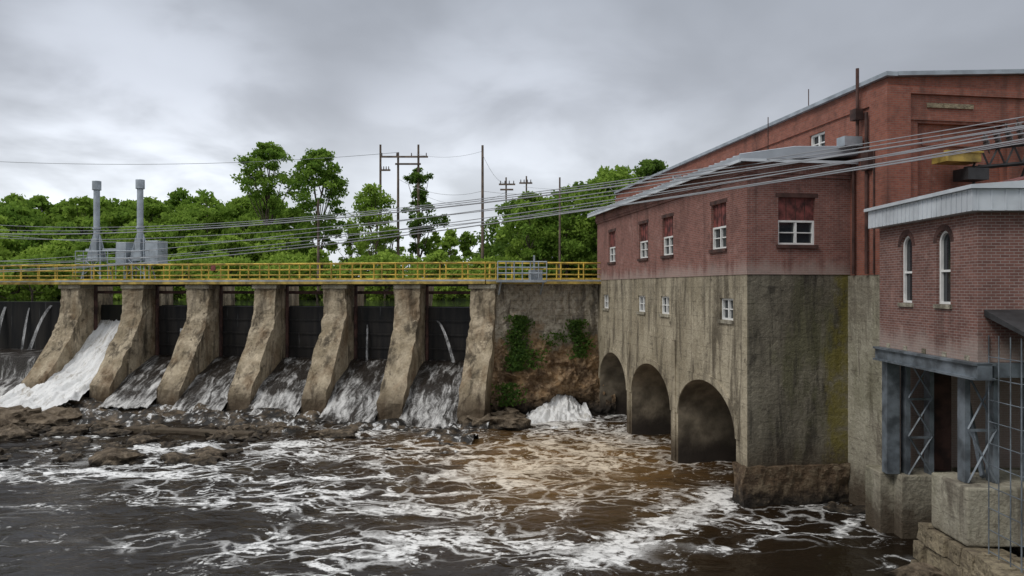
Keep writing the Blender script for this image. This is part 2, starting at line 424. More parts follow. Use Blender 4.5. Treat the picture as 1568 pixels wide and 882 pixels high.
for z in(9.3,10.6,12,13.2):mb.box(3.93,4.08,-1.28,-1.12,z,z+.06)
mb.tube((3.2,4.5,13.2),(3.2,4.5,15.4),.02);mb.tube((4.5,3.5,15.3),(4.5,3.5,16.4),.02)
mb.build('pipes_and_stack',['rustd'],ha)
mb=MB()
for dx in(0,.5):
    mb.tube((3.4+dx,16.2,13.1),(3.4+dx,16.2,14.6),.04)
    mb.tube((3.4+dx,15.2,13.1),(3.4+dx,16.2,14.6),.03)
mb.tube((3.4,16.2,14.6),(3.9,16.2,14.6),.04);mb.box(3.3,4.0,-.9,-.4,13.15,13.5)
mb.build('roof_vent_frame',['galv'],ha)
br=empty('insulator_bracket',B,ANG)
mb=MB()
mb.box(5.7,7.0,-3.0,-2.27,12.3,12.6,0);mb.box(5.65,7.05,-3.06,-2.9,12.6,12.66,0)
mb.build('yellow_hoist_beam',['yellowd'],br)
mb=MB()
for z in(12.1,12.75):
    mb.beam((6.6,-2.7,z),(12,-3.6,z+.5),.1)
for i in range(9):
    x=6.9+i*.55;y=-2.72-(x-6.9)*.176;q=(x-6.6)*.093
    mb.beam((x,y,12.1+q),(x+.3,y-.05,12.75+q),.06)
    mb.beam((x+.3,y-.05,12.75+q),(x+.55,y-.1,12.15+q),.06)
for x in(7.2,9,11):mb.beam((x,-2.7,12.25),(x,-2.2,11.2),.08)
mb.box(6.5,7.3,-3.0,-2.3,11.7,12.1)
mb.build('truss_arm',['dark'],br)
mb=MB()
for i in range(11):
    x=7.2+i*.36;y=-3.0-(x-6.9)*.2;z=12.75+i*.13
    for k in range(5):
        a=(x-.075*k,y-.05*k,z+.085*k)
        mb.tube(a,(a[0]-.03,a[1]-.02,a[2]+.035),.11,.07,10)
    mb.tube((x+.1,y+.05,z-.15),(x-.45,y-.3,z+.5),.022)
mb.build('insulators',['porc'],br)

# ================================================================== GATEHOUSE (right)
ga=empty('brick_gatehouse',(11.9,18.9,0),-.0196)
mb=MB();mb.box(0,9,0,5.25,6.1,9.95);gb=mb.build('brick_walls',['brickG'],ga)
cb=MB();wmb=MB()
def archwin(c,w,z0,z1):
    r=w/2;n=12
    pts=[(c-r,z0),(c+r,z0)]+[(c+r*math.cos(math.pi*i/n),z1-r+r*math.sin(math.pi*i/n)) for i in range(n+1)]
    cb.prism(pts,-.3,.2,lambda a,b,k:(k,a,b))
    wmb.prism([(c+(a-c)*.99,z0+(b-z0)*.995+.003) for a,b in pts],.165,.195,lambda a,b,k:(k,a,b),1)
    f=.07
    def ring(q0,q1,ra,rb):
        return [(c+ra*math.cos(q0),z1-r+ra*math.sin(q0)),(c+ra*math.cos(q1),z1-r+ra*math.sin(q1)),(c+rb*math.cos(q1),z1-r+rb*math.sin(q1)),(c+rb*math.cos(q0),z1-r+rb*math.sin(q0))]
    for i in range(n):
        wmb.prism(ring(math.pi*i/n,math.pi*(i+1)/n,r*.985,r-f),.08,.16,lambda a,b,k:(k,a,b),0)
        wmb.prism(ring(math.pi*(i+.06)/n,math.pi*(i+.94)/n,r+.16,r+.003),-.012,.05,lambda a,b,k:(k,a,b),4)
    wmb.box(.08,.16,c-r+.005,c-r+f,z0+.005,z1-r,0);wmb.box(.08,.16,c+r-f,c+r-.005,z0+.005,z1-r,0)
    wmb.box(.08,.16,c-r+f,c+r-f,z0+.005,z0+f,0)
    zm=(z0+z1)/2-.1;wmb.box(.09,.16,c-r+f,c+r-f,zm-.03,zm+.03,0)
    wmb.box(-.06,.02,c-r-.08,c+r+.08,z0-.12,z0-.004,3)
archwin(3.55,.68,7.55,9.6);archwin(1.55,.68,7.55,9.6)
cut(gb,cb);wmb.build('arched_windows',WM,ga)
mb=MB()
mb.box(-.3,9,-.3,5.4,9.95,10.5)
for i in range(24):
    y=-.3+.235*i;mb.box(-.32,-.302,y,y+.03,9.96,10.49)
for i in range(26):
    x=-.2+.35*i;mb.box(x,x+.03,-.32,-.302,9.96,10.49)
mb.prism([(-.4,10.503),(-.4,10.6),(3,10.85),(9,11),(9,10.503)],-.4,5.5,lambda a,b,k:(a,k,b))
mb.build('roof_fascia',['white'],ga)
mb=MB();mb.prism([(.9,10.72),(1.6,10.95),(9,11.25),(9,10.9)],-.1,5.2,lambda a,b,k:(a,k,b));mb.build('red_roof_curb',['redp'],ga)
mb=MB();
for i in range(5): mb.box(-.02,.1,.35+i*1.05,.55+i*1.05,6.102,6.24)
mb.build('bearing_blocks',['concL'],ga)
mb=MB()
mb.box(-.12,.25,-.2,5.3,5.72,6.095);mb.box(-.2,.33,-.2,5.3,6.03,6.094);mb.box(-.2,.33,-.2,5.3,5.66,5.72)
mb.box(.34,9,-.1,.25,5.72,6.09);mb.box(.34,9,5.0,5.28,5.72,6.09)
def lattice(x0,x1,y,z0,z1,d=.35):
    for x in(x0,x1):
        mb.box(x-.07,x+.07,y,y+.03,z0,z1);mb.box(x-.07,x-.04,y+.03,y+d,z0,z1);mb.box(x+.04,x+.07,y+.03,y+d,z0,z1)
    n=max(2,int((z1-z0)/1.2));h=(z1-z0)/n
    for i in range(n):
        a=z0+i*h;b=a+h
        mb.beam((x0,y-.02,a),(x1,y-.02,b),.045);mb.beam((x1,y-.03,a),(x0,y-.03,b),.045)
        mb.box(x0,x1,y-.04,y+.02,b-.07,b)
lattice(.75,1.5,4.9,2.0,5.7);lattice(.25,1.0,.85,2.8,5.68);lattice(1.9,2.6,.8,2.8,5.7)
mb.box(.1,.5,4.95,5.3,2.0,5.7)
mb.beam((.8,1.1,2.9),(2.4,4.9,5.6),.1)
mb.build('steel_frame',['steel'],ga)
mb=MB();mb.box(.52,9,5.9,6.1,2.0,6.05);mb.build('recess_brick_wall',['brickG'],ga)
mb=MB();mb.box(1.6,2.4,5.4,5.5,2.0,5.7);mb.box(.55,.68,5.3,5.42,2,5.7);mb.build('rusty_panels',['rustd'],ga)
mb=MB()
mb.box(.0,2.55,5.25,6.3,-1,1.98);mb.box(.45,2.0,4.75,5.25,-1,2.0)
mb.build('concrete_plinth_rear',['concL'],ga,.04)
mb=MB();mb.box(-.05,1.6,.35,2.1,1.25,2.78);mb.box(1.61,5,.3,2.4,.9,2.79);mb.build('concrete_plinth_front',['concL'],ga,.05)
st=empty('stone_abutment',(11.9,18.9,0),-.0196)
k=0
rs=random.Random(4)
for z0,z1 in((-1.3,-.2),(-.2,.22),(.22,.72),(.72,1.24)):
    y=-1.6+rs.uniform(-.3,.2)
    while y<2.2:
        w=rs.uniform(.55,1.15)
        x=-.32+rs.uniform(-.16,.14)-(.2 if z0<0 else 0)
        while x<2.4:
            wx=rs.uniform(.6,1.2)
            if y<-.2 or x<.4: rough_box('stone_%d'%k,x,x+wx-.04,y,min(y+w-.05,2.5),z0,z1-.035+rs.uniform(-.02,.02),'stone',st,.06,.2,k,.07);k+=1
            x+=wx
        y+=w
mb=MB();mb.box(.15,4,-1.2,2.3,-1.3,.88);mb.build('rubble_core',['concL'],st)
aw=empty('black_awning',(11.9,18.9,0),-.0196)
mb=MB();mb.prism([(.0,7.45),(-1.55,6.95),(-1.55,6.85),(0,7.28)],.15,4.2,lambda a,b,k:(k,a-.02,b));mb.box(.2,4.2,-1.6,-1.5,6.6,6.84)
mb.build('canopy',['dark'],aw)
cg=empty('wire_safety_cage',(11.9,18.9,0),-.0196)
mb=MB()
for x in np.arange(.25,3.0,.45):
    mb.tube((x,-1.3,1.2),(x,-1.3,6.8),.018,None,6)
for y in(-.9,-.45,-.05):
    mb.tube((.25,y,1.2),(.25,y,6.8),.015,None,6)
for z in np.arange(1.3,6.8,.55):
    mb.tube((.25,-1.3,z),(3,-1.3,z),.013,None,6);mb.tube((.25,-1.3,z),(.25,-.05,z),.013,None,6)
mb.build('cage_bars',['steel'],cg)

# ================================================================== DAM
DA=math.atan2(.187,-.982)
dm=empty('spillway_dam',(-2.6,46,0),DA)
SP=4.89
def zb(t): return .35+.03*t
mb=MB()
for k in range(7):
    t1=SP*k;t0=t1-1.55;z0=-1
    pf=[(-3.2,z0),(-3.2,8.2),(0,8.2),(.05,6.3),(.35,5.5),(.9,4.6),(3.1,1.0+.03*t1),(3.3,z0)]
    mb.prism(pf,t0,t1,lambda a,b,q:(q,a,b))
o=mb.build('piers',['pier'],dm)
bm=bmesh.new();bm.from_mesh(o.data)
bmesh.ops.triangulate(bm,faces=[f for f in bm.faces if len(f.verts)>4])
bmesh.ops.subdivide_edges(bm,edges=[e for e in bm.edges if e.calc_length()>.8],cuts=6,use_grid_fill=True)
for v in bm.verts:
    d=mn.noise_vector(v.co*.9)*.11+mn.noise_vector(v.co*3.1)*.08
    v.co+=d
bm.to_mesh(o.data);bm.free()
mb=MB()
for k in range(7):
    t1=SP*k;mb.box(t1-1.67,t1+.1,-1.2,.12,7.95,8.22)
mb.build('pier_caps',['concL'],dm,.04)
mb=MB()
for k in range(6):
    a=SP*k-.1;b=SP*(k+1)-1.45
    if k<5: mb.box(a,b,-1.9,-1.4,1,6.75)
    else: mb.box(a,b,-2.6,-2.3,1,5.8)
    for j in range(1,4):
        if k<5: mb.box(a+.1,b-.1,-1.4,-1.32,3.1+j*.9,3.2+j*.9)
mb.box(29.3,62,-1.9,-1.2,-1,7.0)
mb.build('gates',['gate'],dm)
mb=MB()
for k in range(6):
    a=SP*k;b=SP*(k+1)-1.55
    for x in(a+.15,b-.15): mb.box(x-.08,x+.08,-1.38,-1.2,3,8.2)
    mb.box(a,b,-1.7,-1.5,7.6,7.8)
mb.build('gate_guides',['rustd'],dm)
def slope(name,a,b,prof,mat,amp,seed,flare=0,nx=60,ny=80):
    ds=np.array([p[0] for p in prof]);zs=np.array([p[1] for p in prof])
    q=np.linspace(0,1,ny);tt=np.linspace(0,len(prof)-1,ny)
    D=np.interp(tt,np.arange(len(prof)),ds);Z=np.interp(tt,np.arange(len(prof)),zs)
    T=np.linspace(a,b,nx)
    TT,DD=np.meshgrid(T,D);_,ZZ=np.meshgrid(T,Z);_,QQ=np.meshgrid(T,q)
    ZZ=ZZ+(fbm(TT*3,DD*.8,4,seed)-.5)*amp*2*(.3+QQ)+(fbm(TT*7,DD*3,3,seed+7)-.5)*amp*(.1+QQ*1.3)
    TT=TT+flare*QQ**2*(TT-a)/(b-a)
    return gridmesh(name,TT,DD,ZZ,mat,dm)
for k in range(5):
    a=SP*k-.05;b=SP*(k+1)-1.5;z=zb(a)
    slope('spillway_apron_%d'%k,a,b,[(-1.45,3.35),(-.9,3.25),(-.2,2.9),(1.5,1.9+.3*z),(3.2,z+.15),(4.1,z-.35)],'flow',.11,k)
slope('spillway_white_chute',SP*5-.05,SP*6-1.5,[(-2.6,6.0),(-2.2,5.9),(-1.5,5.3),(-.3,4.0),(1.4,2.7),(3.1,1.6),(4.6,.95),(6.3,.45),(7.6,.1)],'flowW',.42,20,4.2,90,120)
slope('weir_lower_fall',29.3,62,[(-1.2,3.6),(-.2,3.5),(1.6,3.4),(1.8,2.6),(2.0,1.9),(3.2,1.5),(4.2,.8)],'flow',.12,21,0,200,80)
def trickle(name,t,w,zt,zbm,dx,out=1.0):
    n=24;T=np.linspace(-w/2,w/2,8);P=np.linspace(0,1,n)
    TT,PP=np.meshgrid(T,P)
    Z=zt-(zt-zbm)*PP**1.7;D=-1.35+out*PP;TT2=t+TT*(1+PP*.6)+dx*PP
    return gridmesh(name,TT2,D+(fbm(TT*8+t,PP*3,3,5)-.5)*.1,Z,'leak',dm)
trickle('gate_leak_0',2.6,.14,5.9,3.3,-1.4,.9);trickle('gate_leak_3',SP*1+2.4,.10,5.6,3.2,-.1,.4);trickle('gate_leak_1',SP*3+.6,.07,5.6,3.2,.0,.2)
trickle('gate_leak_2',SP*4+1.3,.3,5.2,3.2,-.5,.8)
trickle('weir_leak_0',31,.2,6.9,3.6,1.2,1);trickle('weir_leak_1',33,.12,6.9,3.6,.2,.6);trickle('weir_leak_2',35,.2,6.9,3.6,.3,.7);trickle('weir_leak_3',38,.2,6.9,3.6,.2,.7)
rl=empty('yellow_railing',(-2.6,46,0),DA)
BA=math.radians(18.4)
sp2=empty('span_over_wall',(-1.0,0,0),BA,dm);rl2=empty('rail_over_wall',(-1.0,0,0),BA,rl)
mb=MB()
mb.box(-1.0,29.6,-1.3,.25,8.42,8.52,0);mb.box(-1.0,29.6,.1,.26,8.25,8.42,1);mb.box(-1,29.6,-1.3,-1.15,8.1,8.42,2)
mb.box(29.6,64,-1.0,-.1,8.42,8.5,0);mb.box(29.6,64,-.15,.0,8.25,8.42,1)
for i in range(22):mb.box(-.8+i*1.4,-.7+i*1.4,-1.1,.1,8.25,8.4,2)
mb.build('walkway_deck',['galv','yellowd','dark'],dm)
mb=MB();mb.box(-7.6,.02,-1.3,.25,8.415,8.515,0);mb.box(-7.6,.02,.1,.26,8.25,8.41,1)
mb.build('walkway_deck_span',['galv','yellowd','dark'],sp2)
def rails(mb,segs,lo,hi,back=True):
    for d in((.18,-1.22) if back else (.18,)):
        ss=segs if d>0 else [(lo,hi)]
        for s0,s1 in ss:
            x=s0
            while x<=s1+.01: mb.beam((x,d,8.5),(x,d,9.6),.07,0);x+=1.45
            for z in(9.58,9.2,8.85): mb.beam((s0,d,z),(s1,d,z),.06 if z>9.5 else .04,0)
            mb.box(s0,s1,d-.012,d+.012,8.525,8.63,0)
mb=MB();rails(mb,[(-1.0,64)],-1.0,64);mb.build('railing_bars',['yellow'],rl)
mb=MB();rails(mb,[(-7.6,-3.6),(-.6,0)],-7.6,0);mb.build('railing_bars_span',['yellow'],rl2)
mb=MB();
a0,a1=-3.6,-.6
mb.box(a0,a1,.3,1.3,8.35,8.5)
for x in np.arange(a0,a1+.1,.5):mb.beam((x,1.25,8.5),(x,1.25,9.6),.05)
for z in(9.6,9.25,8.9):mb.beam((a0,1.25,z),(a1,1.25,z),.05);mb.beam((a0,.3,z),(a0,1.25,z),.05)
mb.box(a0+.2,a0+1,.5,.9,8.5,9.1);mb.box(a0+.7,a0+.8,1,1.1,8.5,10)
for x in(a0+.2,a1-.2):mb.beam((x,1.2,8.35),(x,.1,7.6),.08)
mb.build('grey_service_platform',['galv'],sp2)
mb=MB();mb.box(17.3,17.65,.24,.27,9.15,9.5);mb.build('warning_sign_plate',['redp'],rl)

gh=empty('gate_hoist',(-28,52.6,0),DA-math.pi)
mb=MB()
for x in(-1.75,1.75):
    mb.tube((x,0,10.2),(x,0,15.0),.21,None,18);mb.tube((x,0,15.0),(x,0,15.65),.30,None,18);mb.tube((x,0,12.2),(x,0,12.35),.28,None,18)
    mb.box(x-.4,x+.4,-.4,.4,9.9,10.6)
    mb.box(x-.22,x+.22,-.3,.3,10.6,11.5)
    for s in(-.8,.8):mb.beam((x+s,-.6,8.5),(x+s*.3,0,11.8),.09);mb.beam((x+s,.6,8.5),(x+s*.3,0,11.8),.09)
    mb.beam((x-.6,-.45,10),(x+.6,-.45,9),.06);mb.beam((x+.6,-.45,10),(x-.6,-.45,9),.06)
mb.box(-.4,3.6,-.6,.8,9.6,9.75);mb.box(.2,1.0,-.5,.6,9.75,11.2);mb.box(2.5,3.5,-.5,.6,9.75,11.3);mb.box(-2.6,3.6,-.1,.1,10.6,10.8)
for x in np.arange(-2.8,3.7,.65):mb.beam((x,-.8,8.5),(x,-.8,10.6),.05)
for z in(9.6,10.1,10.6):mb.beam((-2.8,-.8,z),(3.6,-.8,z),.05)
for i in range(6):mb.box(-2.9-.1*i,-2.5-.1*i,-.5,.3,10.3-.3*i,10.35-.3*i)
mb.build('hoist_frame',['galv'],gh,.02)

# ================================================================== RETAINING WALL
S=np.linspace(-.03,1.07,170);Zr=np.linspace(-1,8.4,180)
SS,ZZ=np.meshgrid(S,Zr)
P0=np.array([-1.3,46.0]);P1=np.array([5.9,47.4]);dv=(P1-P0);L=np.linalg.norm(dv);nx,ny=dv[1]/L,-dv[0]/L
rough=np.clip((4.9-ZZ)/1.6+ (fbm(SS*4,ZZ*.4,3,9)-.5)*1.6,0,1)
def ridge(a): return 1-np.abs(2*a-1)
out=.05+rough*((fbm(SS*7,ZZ*.9,5,11)-.35)*1.2+ridge(fbm(SS*9+ZZ*.4,ZZ*1.3,4,17))*.5-.35+np.clip(4.8-ZZ,0,9)*.10)+(fbm(SS*30,ZZ*3.5,3,13)-.5)*.2+(fbm(SS*9,ZZ*1.2,3,19)-.5)*.25
hole=np.exp(-((SS-.70)/.15)**2-((ZZ-.7)/.9)**2);out-=hole*1.5
out+=np.exp(-((SS-.0)/.12)**2)*np.clip(7-ZZ,0,8)*.12
cw=gridmesh('stone_retaining_wall',P0[0]+dv[0]*SS+nx*out,P0[1]+dv[1]*SS+ny*out,ZZ,'cliff',None,smooth=False)
mb=MB()
mb.prism([(P0[0],P0[1]+.25),(P1[0]+.5,P1[1]+.35),(P1[0]+.5,P1[1]+6),(P0[0]-1,P0[1]+4.5)],8.0,8.39,lambda a,b,k:(a,b,k))
mb.prism([(P0[0],P0[1]+2.6),(P1[0]+.5,P1[1]+2.6),(P1[0]+.5,P1[1]+6),(P0[0]-1,P0[1]+4.5)],-1,7.99,lambda a,b,k:(a,b,k));mb.build('wall_core',['concL'],cw)

# ================================================================== RIVER
xs=np.concatenate([np.linspace(-120,-46,60)[:-1],np.linspace(-46,13,400),np.linspace(13,30,40)[1:]])
ys=np.concatenate([np.linspace(-60,17,50)[:-1],np.linspace(17,50,300)])
X,Y=np.meshgrid(xs,ys)
def g(cx,cy,sx,sy,rot=0):
    c,s=math.cos(rot),math.sin(rot);u=(X-cx)*c+(Y-cy)*s;v=-(X-cx)*s+(Y-cy)*c
    return np.exp(-(u/sx)**2-(v/sy)**2)
dens=.02+.85*g(2.5,37,6,7,-.4)+.65*g(-11,34,12,4.5)+.40*g(-6,26,7,4)+.15*g(-18,27,8,3)+.9*g(2,44.5,3,2)+1.2*g(-8,41.5,3,1.2)+.5*g(10,23.5,3.5,3)+1.3*g(-30,44.5,8,2.5)+.35*g(1,26,4,3)+.6*g(-6,22.5,5,1.5)+.4*g(-24,31,5,2)-.45*g(-13,20.5,6,2.5)
def seg(x0,y0,x1,y1,w):
    t=np.clip(((X-x0)*(x1-x0)+(Y-y0)*(y1-y0))/((x1-x0)**2+(y1-y0)**2),0,1)
    d=np.hypot(X-x0-t*(x1-x0),Y-y0-t*(y1-y0));return np.exp(-(d/w)**2)
dens+=1.6*np.maximum(seg(8.2,28.6,4.7,24.5,.9),seg(4.7,24.5,.8,20.3,.8))
dens+=1.0*seg(-20,32.5,-9,30.5,.6)+.9*seg(-24,36.5,-11,37.5,.7)+.8*seg(-8,31,4,33,.6)+.8*seg(-9,27,-1,26,.5)
dens-=.5*g(7.5,20,3.5,3)
dens+=(fbm(X*.22,Y*.35,4,31)-.5)*1.9
brown=np.clip(1.2*g(3,34,5.5,8,-.3)+.35*g(-4,38,6,5),0,1)
turb=np.clip(g(2,38,8,8)+.6*g(-12,36,16,6)+g(-14,44,24,4),0,1)
Zw=(fbm(X*.5,Y*.7,4,41)-.5)*(.08+.36*turb)+(fbm(X*2,Y*2.6,3,51)-.5)*(.03+.11*turb)
t=NT('river_water_foamy');p=t.pos(False)
def attr(n):
    a=t.n.new('ShaderNodeAttribute');a.attribute_name=n;return a.outputs['Fac']
D=attr('foam');Br=attr('brown')
va=t.n.new('ShaderNodeVectorMath');va.operation='MULTIPLY_ADD'
t.l.new(t.noisec(p,.4,3),va.inputs[0]);va.inputs[1].default_value=(3.2,3.2,0);t.l.new(p,va.inputs[2]);wp=va.outputs[0]
n1=t.noise(t.scale(wp,(.30,.52,1)),1,5,.58,.3)
r1=t.math('SUBTRACT',1,t.math('ABSOLUTE',t.math('MULTIPLY',t.math('SUBTRACT',n1,.5),2)))
fine=t.noise(t.scale(p,(1,1.4,1)),3.0,6,.78,.5)
soft=t.math('MULTIPLY',t.math('SUBTRACT',fine,.5),.36)
f1=t.rng(t.math('ADD',t.math('ADD',r1,soft),t.math('MULTIPLY',D,.095)),.985,1.075)
f1=t.math('MULTIPLY',f1,t.rng(D,-.3,.35,.12,1))
vo=t.n.new('ShaderNodeTexVoronoi');vo.feature='DISTANCE_TO_EDGE';t.l.new(t.scale(wp,(.55,.9,1)),vo.inputs['Vector']);vo.inputs['Scale'].default_value=1.0
f2=t.math('MULTIPLY',t.rng(t.math('ADD',vo.outputs['Distance'],soft),.075,.0),t.rng(D,.1,.9))
f3=t.rng(t.math('ADD',fine,t.math('MULTIPLY',D,.11)),.66,.77)
f3=t.math('MULTIPLY',f3,t.rng(D,.0,.5))
ft=t.math('MAXIMUM',t.math('MAXIMUM',f1,t.math('MULTIPLY',f2,.85)),t.math('MULTIPLY',f3,.85))
solid=t.rng(t.math('ADD',D,t.math('MULTIPLY',soft,4)),1.25,2.0,0,.9)
ft=t.math('MAXIMUM',ft,solid)
ft=t.math('MULTIPLY',ft,t.rng(fine,.32,.54,.1,1))
basec=t.mix(t.math('MULTIPLY',Br,t.rng(n1,.3,.6,.5,1)),(.010,.0065,.004),(.17,.095,.035))
foamc=t.mix(Br,(.82,.82,.81),(.66,.56,.43))
c=t.mix(ft,basec,foamc)
w1=t.noise(t.scale(p,(.9,1.5,1)),1.1,5,.55,.6);w2=t.noise(p,6,3,.6)
hh=t.math('ADD',t.math('ADD',w1,t.math('MULTIPLY',w2,.10)),t.math('MULTIPLY',ft,.12))
t.bsdf(c,t.rng(ft,0,.6,.10,.8),0,t.bump(hh,.5,.17),.22)
M['river']=t.m
gridmesh('river_water',X,Y,Zw,'river',None,{'foam':dens,'brown':brown})
t=NT('reservoir_water');p=t.pos(False);t.bsdf((.02,.022,.02),.08,0,t.bump(t.noise(p,1.5,5),.2,.1));M['resv']=t.m
mb=MB();mb.box(-.8,90,-34,-1.95,2,6.8);mb.box(-16,-.801,-34,-7.5,2,6.8);mb.build('reservoir_water',['resv'],None).matrix_world=Matrix.Translation((-2.6,46,0))@Matrix.Rotation(DA,4,'Z')
T=np.linspace(-2,62,420);Dd=np.linspace(2.6,10,70);TT,DD=np.meshgrid(T,Dd)
h0=zb(TT)-.05
fall=np.clip((DD-3.0)/(3.2+TT*.05),0,1.6)
ZZ=h0*(1-fall)-.15+(fbm(TT*.55,DD*.9,5,61)-.5)*1.35*np.clip((DD-2.6),0,1)+(fbm(TT*3,DD*3,3,66)-.5)*.25
t=NT('wet_ledge');p=t.pos(False)
n=t.noise(p,1.2,6,.65);m=t.noise(t.scale(p,(1,.6,1)),2.4,6,.7,.5)
c=t.mix(t.rng(n,.42,.68),(.014,.012,.010),(.13,.095,.06));c=t.mix(t.rng(m,.52,.66),c,(.70,.70,.69))
t.bsdf(c,.45,0,t.bump(m,.8,.12),.3);M['ledge']=t.m
gridmesh('rock_ledge',TT,DD,ZZ,'ledge',dm)
bmr=bmesh.new()
rs=random.Random(11)
def rock(cx,cy,cz,r,sq=.55):
    res=bmesh.ops.create_icosphere(bmr,subdivisions=3,radius=1)
    sd=Vector((rs.random()*50,rs.random()*50,rs.random()*50));ax=rs.uniform(.8,1.6)
    for v in res['verts']:
        d=v.co.copy();k=1+mn.noise(d*1.3+sd)*.65+mn.noise(d*3.5+sd)*.35
        k=round(k*5)/5*.65+k*.35
        v.co=Vector((cx+d.x*r*ax*k,cy+d.y*r*k,cz+d.z*r*sq*k))
for i in range(34): rock(rs.uniform(-36,-26.5),rs.uniform(39.5,44.0),rs.uniform(.0,.4),rs.uniform(.5,1.3),.6)
for i in range(20): rock(rs.uniform(-27,-8),rs.uniform(39.5,42.5),rs.uniform(-.25,.05),rs.uniform(.35,.9),.45)
for i in range(34): rock(rs.uniform(-31,-14),rs.uniform(34,39.5),rs.uniform(-.3,.0),rs.uniform(.35,1.0),.5)
for i in range(10): rock(rs.uniform(-3.5,0.5),rs.uniform(42.6,45),rs.uniform(-.1,.3),rs.uniform(.4,.9))
for i in range(5): rock(rs.uniform(11.6,12.6),rs.uniform(26.2,26.9),rs.uniform(-.2,.0),rs.uniform(.25,.4))
for i in range(14): rock(rs.uniform(11,12.6),rs.uniform(18.3,20.8),rs.uniform(-.4,.1),rs.uniform(.3,.7))
me=bpy.data.meshes.new('river_rocks');bmr.to_mesh(me);bmr.free();me.materials.append(M['rock'])
col.objects.link(bpy.data.objects.new('river_rocks',me))
mb=MB();mb.prism([(-21.5,40.9),(-14,39.3),(-13.8,39.9),(-21.3,41.5)],-.4,.28,lambda a,b,k:(a,b,k));mb.build('concrete_sill',['concL'],None,.05)
u=np.linspace(-1,1,90);q=np.linspace(0,1,90);U,Q=np.meshgrid(u,q)
hx=3.2+U*(1.5+1.9*Q)-1.2*Q;hy=47.2-5.6*Q
hz=1.35*np.clip(1-(Q/.7),0,1)**1.3*(1-.65*np.abs(U)**1.5)+(fbm(U*4+3,Q*5,4,71)-.5)*1.15*(1-.5*Q)+(fbm(U*14,Q*14,3,75)-.5)*.35-.0-Q*.35
gridmesh('outflow_cascade',hx,hy,hz,'flowW')

# ================================================================== GROUND
gx=np.concatenate([np.linspace(-3000,-130,14),np.linspace(-120,60,91),np.linspace(80,3000,14)])
gy=np.concatenate([np.linspace(-3000,-100,10),np.linspace(-90,160,126),np.linspace(200,4000,14)])
GX,GY=np.meshgrid(gx,gy)
back=np.clip((GY-(70-.19*GX*.5))/6,0,1)
side=np.clip((GX-26)/4,0,1)+np.clip((-GX-75)/5,0,1)*(GY<90)+np.clip((-GY-40)/10,0,1)
k=np.clip(back+side,0,1)
GZ=-2.5*(1-k)+k*(7.7+np.clip(GY-80,0,400)*.015+fbm(GX*.05,GY*.05,3,81)*.8)
gridmesh('ground',GX,GY,GZ,'grass')

# ================================================================== TREES
def leaves(rng,pts,size):
    n=len(pts);a=rng.normal(size=(n,3));a/=np.linalg.norm(a,axis=1)[:,None]
    b=rng.normal(size=(n,3));b-=a*(a*b).sum(1)[:,None];b/=np.linalg.norm(b,axis=1)[:,None]
    s=(size*rng.uniform(.5,1.2,n))[:,None]
    a=a*s;b=b*s*.62
    v=np.stack([pts-a,pts+b*.9-a*.1,pts+a,pts-b],1).reshape(-1,3)
    return v,np.arange(n*4).reshape(n,4)
def tubearr(p0,p1,r0,r1,n=6):
    mb=MB();mb.tube(p0,p1,r0,r1,n);fs=[f for f in mb.f if len(f)==4]
    return np.array(mb.v),np.array(fs)[:n]
def tree(rng,x,y,z0,H,R,cb=.3,ncl=45,lpc=70,ls=.35,kind='d',tint=0,rc=(.24,.42)):
    V=[];F=[];MI=[];TN=[];off=0
    def add(v,f,m,tn):
        nonlocal off
        V.append(v);F.append(f+off);MI.append(np.full(len(f),m));TN.append(np.full(len(v),tn));off+=len(v)
    top=z0+H;zc0=z0+H*cb
    q=rng.random(ncl)**.8
    if kind=='d': prof=lambda q:np.sin(np.pi*np.clip(q*.86+.12,0,1))**.6
    else: prof=lambda q:np.sin(np.pi*np.clip(q*.9+.08,0,1))**.8*(.7+.4*np.sin(q*14+x))
    ang=rng.random(ncl)*2*np.pi;rr=R*prof(q)*np.sqrt(rng.uniform(.15,1,ncl))*rng.uniform(.75,1.18,ncl)
    C=np.stack([x+np.cos(ang)*rr,y+np.sin(ang)*rr,zc0+(top-zc0)*(q*.93)],1)
    rcs=R*rng.uniform(rc[0],rc[1],ncl)*(.7+.3*prof(q)) 
    m=lpc
    d=rng.normal(size=(ncl,m,3));d/=np.linalg.norm(d,axis=2)[:,:,None]
    rad=rcs[:,None]*rng.random((ncl,m))**.4*rng.uniform(.75,1.35,(ncl,m))
    pts=C[:,None,:]+d*rad[:,:,None]*np.array([1,1,.6])
    pts=pts.reshape(-1,3)
    v,f=leaves(rng,pts,ls);add(v,f,0,0)
    tn=np.repeat(np.clip(tint+rng.uniform(-.25,.25,ncl),0,1),m*4);TN[-1]=tn
    r=max(.12,H*.014)
    pts=[Vector((x+rng.normal()*.12*i,y+rng.normal()*.12*i,z0+H*.82*i/5)) for i in range(6)]
    for i in range(5):
        v,f=tubearr(pts[i],pts[i+1],r*(1-i/6),r*(1-(i+1)/6),8);add(v,f,1,0)
    for j in rng.choice(ncl,min(ncl,18),replace=False):
        c=Vector(C[j]);k=min(4,max(1,int((c.z-z0)/H*5)-1));s=pts[k].lerp(pts[min(5,k+1)],.3)
        if s.z>c.z:s=pts[max(1,k-1)]
        mid=s.lerp(c,.5)+Vector((0,0,-.2));
        v,f=tubearr(s,mid,r*.38,r*.25,5);add(v,f,1,0);v,f=tubearr(mid,c,r*.25,r*.08,5);add(v,f,1,0)
    return np.concatenate(V),np.concatenate(F),np.concatenate(MI),np.concatenate(TN)
